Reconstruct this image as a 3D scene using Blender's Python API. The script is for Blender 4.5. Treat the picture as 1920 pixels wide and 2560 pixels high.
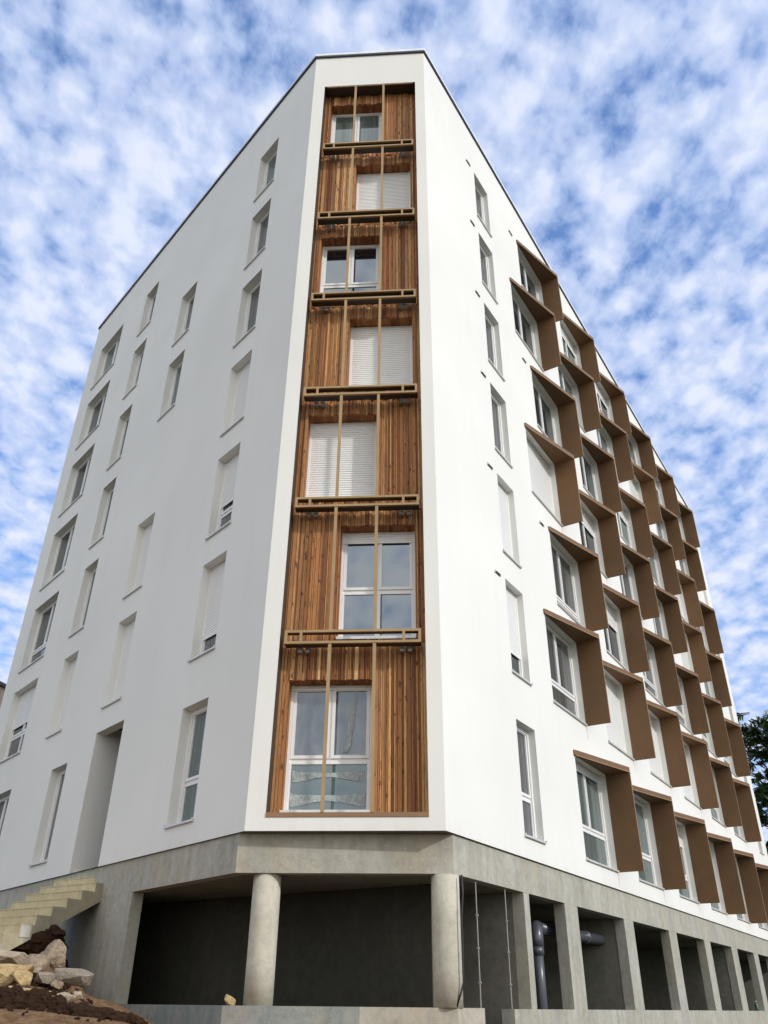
import bpy, bmesh, math, random
import numpy as np
from mathutils import Vector, Matrix
random.seed(7)
for o in list(bpy.data.objects): bpy.data.objects.remove(o)
SC = bpy.context.scene
COL = SC.collection
EYE = 1.65                                   # eye height above the ground; all z below are heights above the eye until W() lifts them

# ------------------------------------------------------------------ camera
F_PX, PITCH, ROLL = 2021.9757, 0.5484, 0.0106
cd = bpy.data.cameras.new('camera'); cam = bpy.data.objects.new('camera', cd); COL.objects.link(cam)
cd.sensor_fit = 'VERTICAL'; cd.sensor_height = 24.0; cd.lens = 24.0*F_PX/2560
cd.clip_start = 0.1; cd.clip_end = 3000
c_, s_ = math.cos(PITCH), math.sin(PITCH)
fw = Vector((0, c_, s_)); up = Vector((0, -s_, c_)); rt = Vector((1, 0, 0))
r2 = rt*math.cos(ROLL)+up*math.sin(ROLL); u2 = up*math.cos(ROLL)-rt*math.sin(ROLL)
M = Matrix.Identity(4)
for i in range(3):
    M[i][0] = r2[i]; M[i][1] = u2[i]; M[i][2] = -fw[i]
M.translation = (0, 0, EYE)
cam.matrix_world = M
SC.camera = cam

# ------------------------------------------------------------------ sun and sky
SUN_AZ, SUN_EL = math.radians(-33.0), math.radians(27.5)
sd = bpy.data.lights.new('sun', 'SUN'); sun = bpy.data.objects.new('sun', sd); COL.objects.link(sun)
sd.energy = 2.5; sd.angle = math.radians(2.2); sd.color = (1.0, 0.972, 0.92)
sdir = Vector((math.cos(SUN_AZ)*math.cos(SUN_EL), math.sin(SUN_AZ)*math.cos(SUN_EL), math.sin(SUN_EL)))
sun.rotation_euler = sdir.to_track_quat('Z', 'Y').to_euler()
sun.location = (20, -12, 30)

wd = bpy.data.worlds.new('World'); SC.world = wd; wd.use_nodes = True
nt = wd.node_tree; nt.nodes.clear()
def N(t, ty, **kw):
    n = t.nodes.new(ty)
    for k, v in kw.items():
        if hasattr(n, k): setattr(n, k, v)
    return n
def mathn(t, op, a, b=None, clamp=False):
    n = t.nodes.new('ShaderNodeMath'); n.operation = op; n.use_clamp = clamp
    for i, x in enumerate((a, b)):
        if x is None: continue
        if isinstance(x, (int, float)): n.inputs[i].default_value = x
        else: t.links.new(x, n.inputs[i])
    return n.outputs[0]
def ramp(t, src, stops, interp='LINEAR'):
    n = t.nodes.new('ShaderNodeValToRGB'); n.color_ramp.interpolation = interp
    el = n.color_ramp.elements
    while len(el) < len(stops): el.new(0.5)
    for e, (p, c) in zip(el, stops):
        e.position = p; e.color = (c[0], c[1], c[2], 1) if not isinstance(c, (int, float)) else (c, c, c, 1)
    t.links.new(src, n.inputs[0]); return n.outputs[0]
def noise(t, vec, scale, detail=4, rough=0.5, dist=0.0):
    n = t.nodes.new('ShaderNodeTexNoise'); n.inputs['Scale'].default_value = scale
    n.inputs['Detail'].default_value = detail; n.inputs['Roughness'].default_value = rough
    n.inputs['Distortion'].default_value = dist
    if vec is not None: t.links.new(vec, n.inputs['Vector'])
    return n.outputs['Fac']
def mapping(t, vec, scale=(1, 1, 1), rot=(0, 0, 0), loc=(0, 0, 0)):
    n = t.nodes.new('ShaderNodeMapping')
    n.inputs['Scale'].default_value = scale; n.inputs['Rotation'].default_value = rot; n.inputs['Location'].default_value = loc
    t.links.new(vec, n.inputs['Vector']); return n.outputs[0]
def mixc(t, fac, a, b, mode='MIX'):
    n = t.nodes.new('ShaderNodeMix'); n.data_type = 'RGBA'; n.blend_type = mode
    for i, x in ((0, fac), (6, a), (7, b)):
        if isinstance(x, (int, float)): n.inputs[i].default_value = x
        elif isinstance(x, tuple): n.inputs[i].default_value = (x[0], x[1], x[2], 1)
        else: t.links.new(x, n.inputs[i])
    return n.outputs[2]

sky = N(nt, 'ShaderNodeTexSky'); sky.sky_type = 'NISHITA'; sky.sun_disc = False
sky.sun_elevation = SUN_EL; sky.sun_rotation = math.atan2(sdir.x, sdir.y)
sky.altitude = 100; sky.air_density = 1.0; sky.dust_density = 0.4; sky.ozone_density = 2.0
hs = N(nt, 'ShaderNodeHueSaturation'); hs.inputs['Saturation'].default_value = 1.45
nt.links.new(sky.outputs[0], hs.inputs['Color'])
bg1 = N(nt, 'ShaderNodeBackground'); bg1.inputs['Strength'].default_value = 0.15
nt.links.new(mixc(nt, 1.0, hs.outputs[0], (1.10, 1.28, 1.50), 'MULTIPLY'), bg1.inputs['Color'])
tc = N(nt, 'ShaderNodeTexCoord'); sx = N(nt, 'ShaderNodeSeparateXYZ'); nt.links.new(tc.outputs['Generated'], sx.inputs[0])
zz = mathn(nt, 'ADD', mathn(nt, 'MAXIMUM', sx.outputs[2], 0.0), 0.20)
cx = N(nt, 'ShaderNodeCombineXYZ')
nt.links.new(mathn(nt, 'DIVIDE', sx.outputs[0], zz), cx.inputs[0]); nt.links.new(mathn(nt, 'DIVIDE', sx.outputs[1], zz), cx.inputs[1])
cv = mapping(nt, cx.outputs[0], scale=(1.0, 0.80, 1), rot=(0, 0, math.radians(-30)), loc=(3.1, 1.7, 0))
puff = noise(nt, cv, 27.0, 4, 0.50, 0.12)
big = noise(nt, cv, 4.2, 3, 0.5, 0.2)
fine = noise(nt, cv, 75.0, 4, 0.6, 0.0)
vo = nt.nodes.new('ShaderNodeTexVoronoi'); vo.feature = 'SMOOTH_F1'; vo.inputs['Scale'].default_value = 17.0; vo.inputs['Smoothness'].default_value = 0.35
vj = nt.nodes.new('ShaderNodeTexNoise'); vj.inputs['Scale'].default_value = 9.0; vj.inputs['Detail'].default_value = 3; nt.links.new(cv, vj.inputs['Vector'])
vm = nt.nodes.new('ShaderNodeVectorMath'); vm.operation = 'MULTIPLY_ADD'; nt.links.new(vj.outputs['Color'], vm.inputs[0]); vm.inputs[1].default_value = (0.11, 0.11, 0.11); nt.links.new(cv, vm.inputs[2])
nt.links.new(vm.outputs[0], vo.inputs['Vector'])
cell = mathn(nt, 'SUBTRACT', 1.0, vo.outputs['Distance'])
dens = mathn(nt, 'ADD', mathn(nt, 'ADD', mathn(nt, 'MULTIPLY', puff, 0.48), mathn(nt, 'MULTIPLY', big, 0.27)), mathn(nt, 'ADD', mathn(nt, 'MULTIPLY', fine, 0.12), mathn(nt, 'MULTIPLY', cell, 0.22)))
cover = ramp(nt, dens, [(0.39, 0.26), (0.455, 0.58), (0.51, 0.80), (0.62, 0.95)])
lum = ramp(nt, mathn(nt, 'ADD', mathn(nt, 'ADD', mathn(nt, 'MULTIPLY', puff, 0.5), mathn(nt, 'MULTIPLY', big, 0.25)), mathn(nt, 'MULTIPLY', cell, 0.25)),
           [(0.42, (0.46, 0.575, 0.84)), (0.52, (0.58, 0.665, 0.88)), (0.63, (0.73, 0.775, 0.90))])
back = ramp(nt, mathn(nt, 'MULTIPLY', sx.outputs[1], -1.0), [(0.12, 0.0), (0.55, 1.0)])      # unseen sky behind the camera, brightened as added fill for the shaded walls
lum = mixc(nt, mathn(nt, 'MULTIPLY', back, 0.8), lum, (1.36, 1.31, 1.18))
bg2 = N(nt, 'ShaderNodeBackground'); bg2.inputs['Strength'].default_value = 1.15
nt.links.new(lum, bg2.inputs['Color'])
low = ramp(nt, sx.outputs[2], [(0.0, 1.0), (0.30, 0.55), (0.62, 0.0)])          # thicker looking cloud deck near the horizon
cov2 = mathn(nt, 'ADD', cover, mathn(nt, 'MULTIPLY', mathn(nt, 'SUBTRACT', 1.0, cover), mathn(nt, 'MAXIMUM', mathn(nt, 'MULTIPLY', low, 0.55), mathn(nt, 'MULTIPLY', back, 0.25))), clamp=True)
ms = N(nt, 'ShaderNodeMixShader'); nt.links.new(cov2, ms.inputs[0]); nt.links.new(bg1.outputs[0], ms.inputs[1]); nt.links.new(bg2.outputs[0], ms.inputs[2])
wo = N(nt, 'ShaderNodeOutputWorld'); nt.links.new(ms.outputs[0], wo.inputs[0])

SC.view_settings.view_transform = 'Standard'; SC.view_settings.look = 'None'
SC.view_settings.exposure = 0.0; SC.view_settings.gamma = 1.0; SC.view_settings.use_curve_mapping = False

# ------------------------------------------------------------------ materials
def mat(name, base=(0.5, 0.5, 0.5), rough=0.6, metal=0.0, spec=None):
    m = bpy.data.materials.new(name); m.use_nodes = True
    b = m.node_tree.nodes['Principled BSDF']
    b.inputs['Base Color'].default_value = (*base, 1); b.inputs['Roughness'].default_value = rough; b.inputs['Metallic'].default_value = metal
    if spec is not None: b.inputs['Specular IOR Level'].default_value = spec
    return m, m.node_tree, b
def wpos(t):
    return t.nodes.new('ShaderNodeNewGeometry').outputs['Position']
def bump(t, b, h, strength=0.2, dist=0.01):
    n = t.nodes.new('ShaderNodeBump'); n.inputs['Strength'].default_value = strength; n.inputs['Distance'].default_value = dist
    t.links.new(h, n.inputs['Height']); t.links.new(n.outputs[0], b.inputs['Normal'])

def render_mat(name, base):
    m, t, b = mat(name, base, 0.85, spec=0.2); p = wpos(t)
    n1 = noise(t, p, 0.35, 3, 0.5); n2 = noise(t, mapping(t, p, (2.5, 2.5, 0.35)), 1.0, 5, 0.6)
    col = mixc(t, ramp(t, n1, [(0.3, 0.0), (0.7, 1.0)]), tuple(x*0.93 for x in base), base)
    col = mixc(t, ramp(t, n2, [(0.52, 0.0), (0.80, 0.30)]), col, tuple(x*y for x, y in zip(base, (0.86, 0.85, 0.82))))
    # rain dirt low down above the joint with the concrete
    sz = t.nodes.new('ShaderNodeSeparateXYZ'); t.links.new(p, sz.inputs[0])
    hgt = ramp(t, mathn(t, 'DIVIDE', mathn(t, 'SUBTRACT', sz.outputs[2], 3.9), 0.5), [(0.0, 0.34), (0.3, 0.10), (0.8, 0.0)])
    st = noise(t, mapping(t, p, (3.2, 3.2, 0.5)), 1.0, 6, 0.72)
    col = mixc(t, mathn(t, 'MULTIPLY', hgt, ramp(t, st, [(0.45, 0.0), (0.75, 1.0)])), col, (0.50, 0.45, 0.36))
    t.links.new(col, b.inputs['Base Color'])
    bump(t, b, noise(t, p, 120, 3, 0.7), 0.35, 0.006); return m
M_WHITE = render_mat('white_render', (0.80, 0.79, 0.75))
M_REVEAL, _, _ = mat('render_reveal', (0.74, 0.74, 0.72), 0.85, spec=0.2)

def concrete_mat(name, c1, c2, c3, stain=0.55, warm=(0.42, 0.36, 0.25)):
    m, t, b = mat(name, c1, 0.82, spec=0.25); p = wpos(t)
    n1 = noise(t, p, 0.9, 5, 0.62, 0.4); n2 = noise(t, mapping(t, p, (5, 5, 0.5), loc=(3, 1, 0)), 1.0, 6, 0.65, 0.3); n3 = noise(t, p, 7.0, 6, 0.7)
    col = mixc(t, ramp(t, n1, [(0.35, 0.0), (0.62, 1.0)]), c1, c2)
    col = mixc(t, ramp(t, n2, [(0.42, 0.0), (0.72, stain)]), col, c3)
    col = mixc(t, ramp(t, noise(t, mapping(t, p, (2, 2, 0.6), loc=(9, 4, 2)), 1.0, 4, 0.6), [(0.50, 0.0), (0.70, 0.65)]), col, warm)
    col = mixc(t, ramp(t, n3, [(0.30, 0.45), (0.55, 0.0)]), col, tuple(x*0.55 for x in c1))
    col = mixc(t, ramp(t, noise(t, p, 38.0, 2, 0.5), [(0.70, 0.0), (0.74, 0.8)]), col, tuple(x*1.5 for x in c2))
    # formwork joints every 1.2 m of height, and board faces
    t.links.new(col, b.inputs['Base Color'])
    h = mathn(t, 'ADD', n3, mathn(t, 'MULTIPLY', noise(t, p, 60, 3, 0.6), 0.4))
    bump(t, b, h, 0.45, 0.02); return m
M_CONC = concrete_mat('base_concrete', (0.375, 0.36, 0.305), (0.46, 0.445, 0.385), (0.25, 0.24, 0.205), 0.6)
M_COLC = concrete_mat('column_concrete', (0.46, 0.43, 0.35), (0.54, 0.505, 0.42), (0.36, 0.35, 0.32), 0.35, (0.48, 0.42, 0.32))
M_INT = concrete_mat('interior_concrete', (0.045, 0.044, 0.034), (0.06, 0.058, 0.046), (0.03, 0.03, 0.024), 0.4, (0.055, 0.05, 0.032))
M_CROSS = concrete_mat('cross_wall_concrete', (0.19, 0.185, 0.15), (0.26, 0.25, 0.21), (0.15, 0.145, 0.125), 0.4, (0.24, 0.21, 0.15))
M_STAIR = concrete_mat('stair_concrete', (0.50, 0.43, 0.27), (0.58, 0.51, 0.34), (0.40, 0.34, 0.215), 0.3, (0.50, 0.38, 0.20))
M_PATCH = concrete_mat('patch_concrete', (0.46, 0.45, 0.41), (0.52, 0.50, 0.46), (0.38, 0.37, 0.33), 0.2, (0.6, 0.55, 0.45))

def metal_mat(name, base, rough=0.45, metal=0.35):
    m, t, b = mat(name, base, rough, metal); p = wpos(t)
    n = noise(t, p, 2.2, 4, 0.6)
    t.links.new(mixc(t, ramp(t, n, [(0.3, 0.0), (0.7, 1.0)]), tuple(x*0.88 for x in base), tuple(x*1.08 for x in base)), b.inputs['Base Color'])
    bump(t, b, noise(t, p, 300, 2, 0.5), 0.08, 0.001); return m
M_BRONZE = metal_mat('bronze_metal', (0.165, 0.083, 0.032), 0.65, 0.0)
M_BAR = metal_mat('light_bronze_metal', (0.37, 0.245, 0.120), 0.55, 0.0)
M_DARKM = metal_mat('dark_bronze_metal', (0.060, 0.045, 0.034), 0.5, 0.2)
M_GALV = metal_mat('galvanised_steel', (0.42, 0.41, 0.40), 0.45, 0.6)
M_COPE = metal_mat('coping_metal', (0.80, 0.82, 0.85), 0.45, 0.0)
M_SILL = metal_mat('sill_aluminium', (0.66, 0.65, 0.63), 0.4, 0.2)
M_PVC, _, _ = mat('white_pvc', (0.78, 0.78, 0.77), 0.35)
M_SLAT, _, _ = mat('shutter_slat', (0.84, 0.84, 0.83), 0.45)
M_SEAL, _, _ = mat('dark_seal', (0.03, 0.03, 0.03), 0.7)

def glass_mat(name, base, streak, amt, scale=(14, 14, 0.4), ior=1.75):
    m, t, b = mat(name, base, 0.04, 0.0, 0.85); p = wpos(t)
    n = noise(t, mapping(t, p, scale), 1.0, 4, 0.6, 0.5)
    t.links.new(mixc(t, ramp(t, n, [(0.42, 0.0), (0.68, amt)]), base, streak), b.inputs['Base Color'])
    b.inputs['IOR'].default_value = ior; b.inputs['Specular Tint'].default_value = (0.80, 0.90, 1.0, 1)
    bump(t, b, noise(t, p, 1.2, 2, 0.5), 0.05, 0.02); return m
G_DARK = glass_mat('glass_dark_room', (0.018, 0.022, 0.024), (0.05, 0.06, 0.06), 0.6)
G_TEAL = glass_mat('glass_pale_curtain', (0.085, 0.115, 0.112), (0.17, 0.20, 0.19), 0.8)
G_NET = glass_mat('glass_net_curtain', (0.05, 0.052, 0.052), (0.20, 0.20, 0.20), 0.8, (30, 30, 0.2))
G_FILM = glass_mat('glass_plastic_film', (0.085, 0.10, 0.115), (0.22, 0.235, 0.26), 0.5, (4, 4, 1.6))
G_MIRROR = glass_mat('glass_reflecting', (0.006, 0.010, 0.016), (0.012, 0.018, 0.026), 0.5, ior=2.3)
G_GREEN = glass_mat('glass_green_panel', (0.085, 0.125, 0.125), (0.13, 0.17, 0.165), 0.6, (3, 3, 4))
m_, t_, b_ = mat('paper_sheet', (0.62, 0.66, 0.66), 0.75); M_PAPER = m_
t_.links.new(mixc(t_, ramp(t_, noise(t_, wpos(t_), 14, 4, 0.6, 1.0), [(0.35, 0.0), (0.65, 1.0)]), (0.26, 0.31, 0.31), (0.44, 0.48, 0.475)), b_.inputs['Base Color'])
bump(t_, b_, noise(t_, wpos(t_), 18, 3, 0.6, 1.0), 0.7, 0.03)

# larch boards: colour per board from the 'board' attribute, grain and knots from noise
M_WOOD, t, b = mat('larch_boards', (0.4, 0.22, 0.1), 0.62, spec=0.3)
p = wpos(t); at = t.nodes.new('ShaderNodeAttribute'); at.attribute_name = 'board'
bid = at.outputs['Fac']
off = t.nodes.new('ShaderNodeCombineXYZ'); t.links.new(mathn(t, 'MULTIPLY', bid, 57.0), off.inputs[0]); t.links.new(mathn(t, 'MULTIPLY', bid, 91.0), off.inputs[2])
va = t.nodes.new('ShaderNodeVectorMath'); va.operation = 'ADD'; t.links.new(p, va.inputs[0]); t.links.new(off.outputs[0], va.inputs[1])
tone = ramp(t, bid, [(0.0, (0.20, 0.068, 0.025)), (0.22, (0.47, 0.205, 0.072)), (0.42, (0.31, 0.112, 0.040)), (0.62, (0.66, 0.360, 0.140)), (0.80, (0.37, 0.155, 0.062)), (1.0, (0.74, 0.46, 0.21))])
g1 = noise(t, mapping(t, va.outputs[0], (60, 60, 3.0)), 1.0, 5, 0.62, 1.6)
g2 = noise(t, mapping(t, va.outputs[0], (5, 5, 0.9)), 1.0, 3, 0.6, 0.6)
colw = mixc(t, ramp(t, g1, [(0.36, 0.60), (0.50, 0.0)]), tone, (0.13, 0.045, 0.018))
colw = mixc(t, ramp(t, g2, [(0.50, 0.0), (0.74, 0.55)]), colw, (0.16, 0.060, 0.026))
vk = t.nodes.new('ShaderNodeTexVoronoi'); vk.inputs['Scale'].default_value = 1.0; vk.inputs['Randomness'].default_value = 1.0
vd = t.nodes.new('ShaderNodeVectorMath'); vd.operation = 'ADD'; t.links.new(mapping(t, va.outputs[0], (9, 9, 3.4)), vd.inputs[0])
nd = t.nodes.new('ShaderNodeTexNoise'); nd.inputs['Scale'].default_value = 9.0; nd.inputs['Detail'].default_value = 3; t.links.new(p, nd.inputs['Vector'])
t.links.new(nd.outputs['Color'], vd.inputs[1]); t.links.new(vd.outputs[0], vk.inputs['Vector'])
colw = mixc(t, ramp(t, vk.outputs['Distance'], [(0.07, 0.85), (0.27, 0.0)]), colw, (0.055, 0.020, 0.010))
t.links.new(colw, b.inputs['Base Color'])
bump(t, b, g1, 0.4, 0.006)

def soil_mat(name, c1, c2, c3, sc=1.0):
    m, t, b = mat(name, c1, 0.95, spec=0.1); p = wpos(t)
    n1 = noise(t, p, 1.1*sc, 6, 0.7, 0.4); n2 = noise(t, p, 9*sc, 6, 0.75)
    col = mixc(t, ramp(t, n1, [(0.35, 0.0), (0.65, 1.0)]), c1, c2)
    col = mixc(t, ramp(t, n2, [(0.42, 0.7), (0.60, 0.0)]), col, c3)
    t.links.new(col, b.inputs['Base Color'])
    bump(t, b, mathn(t, 'ADD', n2, noise(t, p, 40*sc, 4, 0.7)), 0.9, 0.05); return m
M_SOIL = soil_mat('brown_soil', (0.29, 0.175, 0.09), (0.36, 0.23, 0.125), (0.13, 0.07, 0.036))
M_CLOD = soil_mat('dark_wet_soil', (0.062, 0.032, 0.018), (0.085, 0.045, 0.024), (0.03, 0.016, 0.010), 2.0)
t = M_SOIL.node_tree; b = t.nodes['Principled BSDF']; src = b.inputs['Base Color'].links[0].from_socket
vl = t.nodes.new('ShaderNodeVectorMath'); vl.operation = 'DISTANCE'; t.links.new(wpos(t), vl.inputs[0]); vl.inputs[1].default_value = (-5.0, 10.0, 1.6)
far = ramp(t, mathn(t, 'MULTIPLY', mathn(t, 'ADD', vl.outputs['Value'], mathn(t, 'MULTIPLY', noise(t, wpos(t), 0.4, 4, 0.6), 5.0)), 0.05), [(0.42, 0.0), (0.60, 1.0)])
t.links.new(mixc(t, far, src, mixc(t, noise(t, wpos(t), 0.5, 5, 0.6), (0.045, 0.055, 0.028), (0.10, 0.085, 0.06))), b.inputs['Base Color'])
M_GROUND = soil_mat('trodden_ground', (0.20, 0.15, 0.10), (0.26, 0.20, 0.14), (0.12, 0.085, 0.06))
def rock_mat(name, c1, c2, c3):
    m, t, b = mat(name, c1, 0.85, spec=0.25); p = wpos(t)
    n1 = noise(t, p, 3.2, 6, 0.7, 0.8); n2 = noise(t, p, 22, 5, 0.7)
    col = mixc(t, ramp(t, n1, [(0.38, 0.0), (0.62, 1.0)]), c1, c2)
    col = mixc(t, ramp(t, n2, [(0.36, 0.65), (0.52, 0.0)]), col, c3)
    t.links.new(col, b.inputs['Base Color'])
    bump(t, b, mathn(t, 'ADD', n1, mathn(t, 'MULTIPLY', n2, 0.5)), 0.8, 0.05); return m
R_BEIGE = rock_mat('beige_rock', (0.46, 0.39, 0.29), (0.36, 0.29, 0.20), (0.24, 0.15, 0.09))
R_YELLOW = rock_mat('ochre_rock', (0.52, 0.39, 0.20), (0.42, 0.30, 0.15), (0.24, 0.15, 0.07))
R_GREY = rock_mat('grey_rock', (0.33, 0.29, 0.23), (0.26, 0.22, 0.17), (0.18, 0.13, 0.10))
R_RED = rock_mat('brown_rock', (0.34, 0.265, 0.185), (0.24, 0.175, 0.12), (0.10, 0.065, 0.045))
m_, t_, b_ = mat('tan_cladding', (0.62, 0.46, 0.31), 0.6); M_TAN = m_
t_.links.new(mixc(t_, ramp(t_, noise(t_, mapping(t_, wpos(t_), (3, 3, 0.1)), 1.0, 3, 0.5), [(0.35, 0.0), (0.65, 1.0)]), (0.54, 0.39, 0.25), (0.66, 0.50, 0.34)), b_.inputs['Base Color'])
m_, t_, b_ = mat('leaf_green', (0.06, 0.1, 0.03), 0.55, spec=0.35); M_LEAF = m_
at = t_.nodes.new('ShaderNodeAttribute'); at.attribute_name = 'leaf'
t_.links.new(ramp(t_, at.outputs['Fac'], [(0.0, (0.022, 0.048, 0.014)), (0.55, (0.050, 0.095, 0.024)), (0.9, (0.095, 0.135, 0.035)), (1.0, (0.16, 0.15, 0.05))]), b_.inputs['Base Color'])
m_, t_, b_ = mat('bark', (0.12, 0.09, 0.07), 0.9); M_BARK = m_
t_.links.new(mixc(t_, noise(t_, mapping(t_, wpos(t_), (6, 6, 1.5)), 1.0, 4, 0.6), (0.06, 0.045, 0.035), (0.17, 0.135, 0.105)), b_.inputs['Base Color'])
M_PIPE, _, _ = mat('grey_pvc_pipe', (0.075, 0.08, 0.095), 0.3)
M_CABLE, _, _ = mat('black_cable', (0.02, 0.02, 0.022), 0.5)
M_POST, _, _ = mat('pale_conduit', (0.30, 0.285, 0.25), 0.5)
M_BOTTLE, _, _ = mat('green_plastic', (0.05, 0.12, 0.10), 0.2)
M_CAP, _, _ = mat('white_plastic', (0.7, 0.7, 0.68), 0.4)

# ------------------------------------------------------------------ building frame of reference
A = Vector((-2.08925167, 13.13530239)); B = Vector((0.98784833, 12.93054841))
dL = Vector((-0.65216987, 0.75807286)); dR = Vector((0.53539991, 0.84459868)); dC = (B-A).normalized()
iL = Vector((0.75807286, 0.65216987)); iC = Vector((-dC.y, dC.x)); iR = Vector((-0.84459868, 0.53539991))   # inward directions
HB, HT = 2.2711, 2.2711+21.15
LL, LR, LC = 14.6562, 30.2952, (B-A).length
WALLS = {'L': (A, dL, iL), 'C': (A, dC, iC), 'R': (B, dR, iR)}
def W(w, s, dep, z):
    O, d, i = WALLS[w]; q = O+d*s+i*dep; return Vector((q.x, q.y, z+EYE))
def P2(w, s, dep):
    O, d, i = WALLS[w]; return O+d*s+i*dep

# ------------------------------------------------------------------ mesh helpers
def link(name, bm, m, parent=None, smooth=False, normals=True):
    if normals: bmesh.ops.recalc_face_normals(bm, faces=bm.faces)
    me = bpy.data.meshes.new(name); bm.to_mesh(me); bm.free()
    for mm in (m if isinstance(m, (list, tuple)) else [m]): me.materials.append(mm)
    o = bpy.data.objects.new(name, me); COL.objects.link(o)
    if smooth:
        for f in me.polygons: f.use_smooth = True
    if parent: o.parent = parent; o.matrix_parent_inverse = Matrix.Identity(4)
    return o
def empty(name, loc=(0, 0, 0)):
    o = bpy.data.objects.new(name, None); COL.objects.link(o); o.location = loc; o.empty_display_size = 0.3; return o
def tag(o, label=None, cat=None, group=None, kind=None):
    if label: o['label'] = label
    if cat: o['category'] = cat
    if group: o['group'] = group
    if kind: o['kind'] = kind
    return o
def quad(bm, pts, mi=0):
    f = bm.faces.new([bm.verts.new(p) for p in pts]); f.material_index = mi; return f
def box(bm, x0, x1, y0, y1, z0, z1, mi=0, fn=None):
    v = [(x, y, z) for z in (z0, z1) for y in (y0, y1) for x in (x0, x1)]
    if fn: v = [fn(*q) for q in v]
    vs = [bm.verts.new(q) for q in v]
    fs = []
    for a in ((0, 1, 3, 2), (4, 6, 7, 5), (0, 4, 5, 1), (2, 3, 7, 6), (0, 2, 6, 4), (1, 5, 7, 3)):
        f = bm.faces.new([vs[i] for i in a]); f.material_index = mi; fs.append(f)
    return fs
def wbox(bm, w, s0, s1, d0, d1, z0, z1, mi=0):
    return box(bm, s0, s1, d0, d1, z0, z1, mi, lambda x, y, z: W(w, x, y, z))
def prism(bm, poly, z0, z1, mi=0):
    """closed prism over a plan polygon (2-D points), z relative to the eye"""
    lo = [bm.verts.new((q[0], q[1], z0+EYE)) for q in poly]; hi = [bm.verts.new((q[0], q[1], z1+EYE)) for q in poly]
    n = len(poly)
    fs = [bm.faces.new(lo), bm.faces.new(hi)]
    for i in range(n): fs.append(bm.faces.new((lo[i], lo[(i+1) % n], hi[(i+1) % n], hi[i])))
    for f in fs: f.material_index = mi
def tube(bm, pts, r, n=10, caps=True, mi=0):
    rings = []
    for i, p in enumerate(pts):
        p = Vector(p); a = Vector(pts[max(i-1, 0)]); c = Vector(pts[min(i+1, len(pts)-1)])
        d = (c-a).normalized(); u = d.orthogonal().normalized() if i == 0 else (u-d*u.dot(d)).normalized()
        v = d.cross(u); rr = r[i] if isinstance(r, (list, tuple)) else r
        rings.append([bm.verts.new(p+u*math.cos(2*math.pi*k/n)*rr+v*math.sin(2*math.pi*k/n)*rr) for k in range(n)])
    for a, c in zip(rings[:-1], rings[1:]):
        for k in range(n): f = bm.faces.new((a[k], a[(k+1) % n], c[(k+1) % n], c[k])); f.material_index = mi
    if caps: bm.faces.new(rings[0]); bm.faces.new(rings[-1])

def facade(w, s0, s1, z0, z1, holes, reveal):
    """wall sheet with rectangular holes (a,b,c,d = s0,s1,z0,z1) and their reveals of depth reveal"""
    bm = bmesh.new()
    xs = sorted({s0, s1, *[h[0] for h in holes], *[h[1] for h in holes]}); zs = sorted({z0, z1, *[h[2] for h in holes], *[h[3] for h in holes]})
    V = {}
    def v(x, z, d=0.0):
        k = (round(x, 4), round(z, 4), round(d, 4))
        if k not in V: V[k] = bm.verts.new(W(w, x, d, z))
        return V[k]
    for i in range(len(xs)-1):
        for j in range(len(zs)-1):
            mx, mz = (xs[i]+xs[i+1])/2, (zs[j]+zs[j+1])/2
            if any(h[0] < mx < h[1] and h[2] < mz < h[3] for h in holes): continue
            bm.faces.new((v(xs[i], zs[j]), v(xs[i+1], zs[j]), v(xs[i+1], zs[j+1]), v(xs[i], zs[j+1])))
    for h in holes:
        r = h[4] if len(h) > 4 else reveal; mi = h[5] if len(h) > 5 else 0
        a, b_, c, d = h[:4]
        for (p, q) in (((a, c), (b_, c)), ((b_, c), (b_, d)), ((b_, d), (a, d)), ((a, d), (a, c))):
            quad(bm, [W(w, p[0], 0, p[1]), W(w, q[0], 0, q[1]), W(w, q[0], r, q[1]), W(w, p[0], r, p[1])], mi)
    return bm

BLD = empty('apartment_building', (A.x, A.y, 0))
tag(BLD, 'white seven storey apartment block with timber corner bay and bronze sunshades on concrete base', 'building')
BLD_INV = Matrix.Translation((-A.x, -A.y, 0))
def part(o):
    o.parent = BLD; o.matrix_parent_inverse = BLD_INV; return o

# storeys: window bottoms and tops, relative to the eye
ZB = [2.66, 5.75, 8.50, 11.245, 14.00, 16.80, 19.56]
ZT = [4.79, 7.83, 10.55, 13.28, 16.05, 18.83, 21.52]

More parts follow.
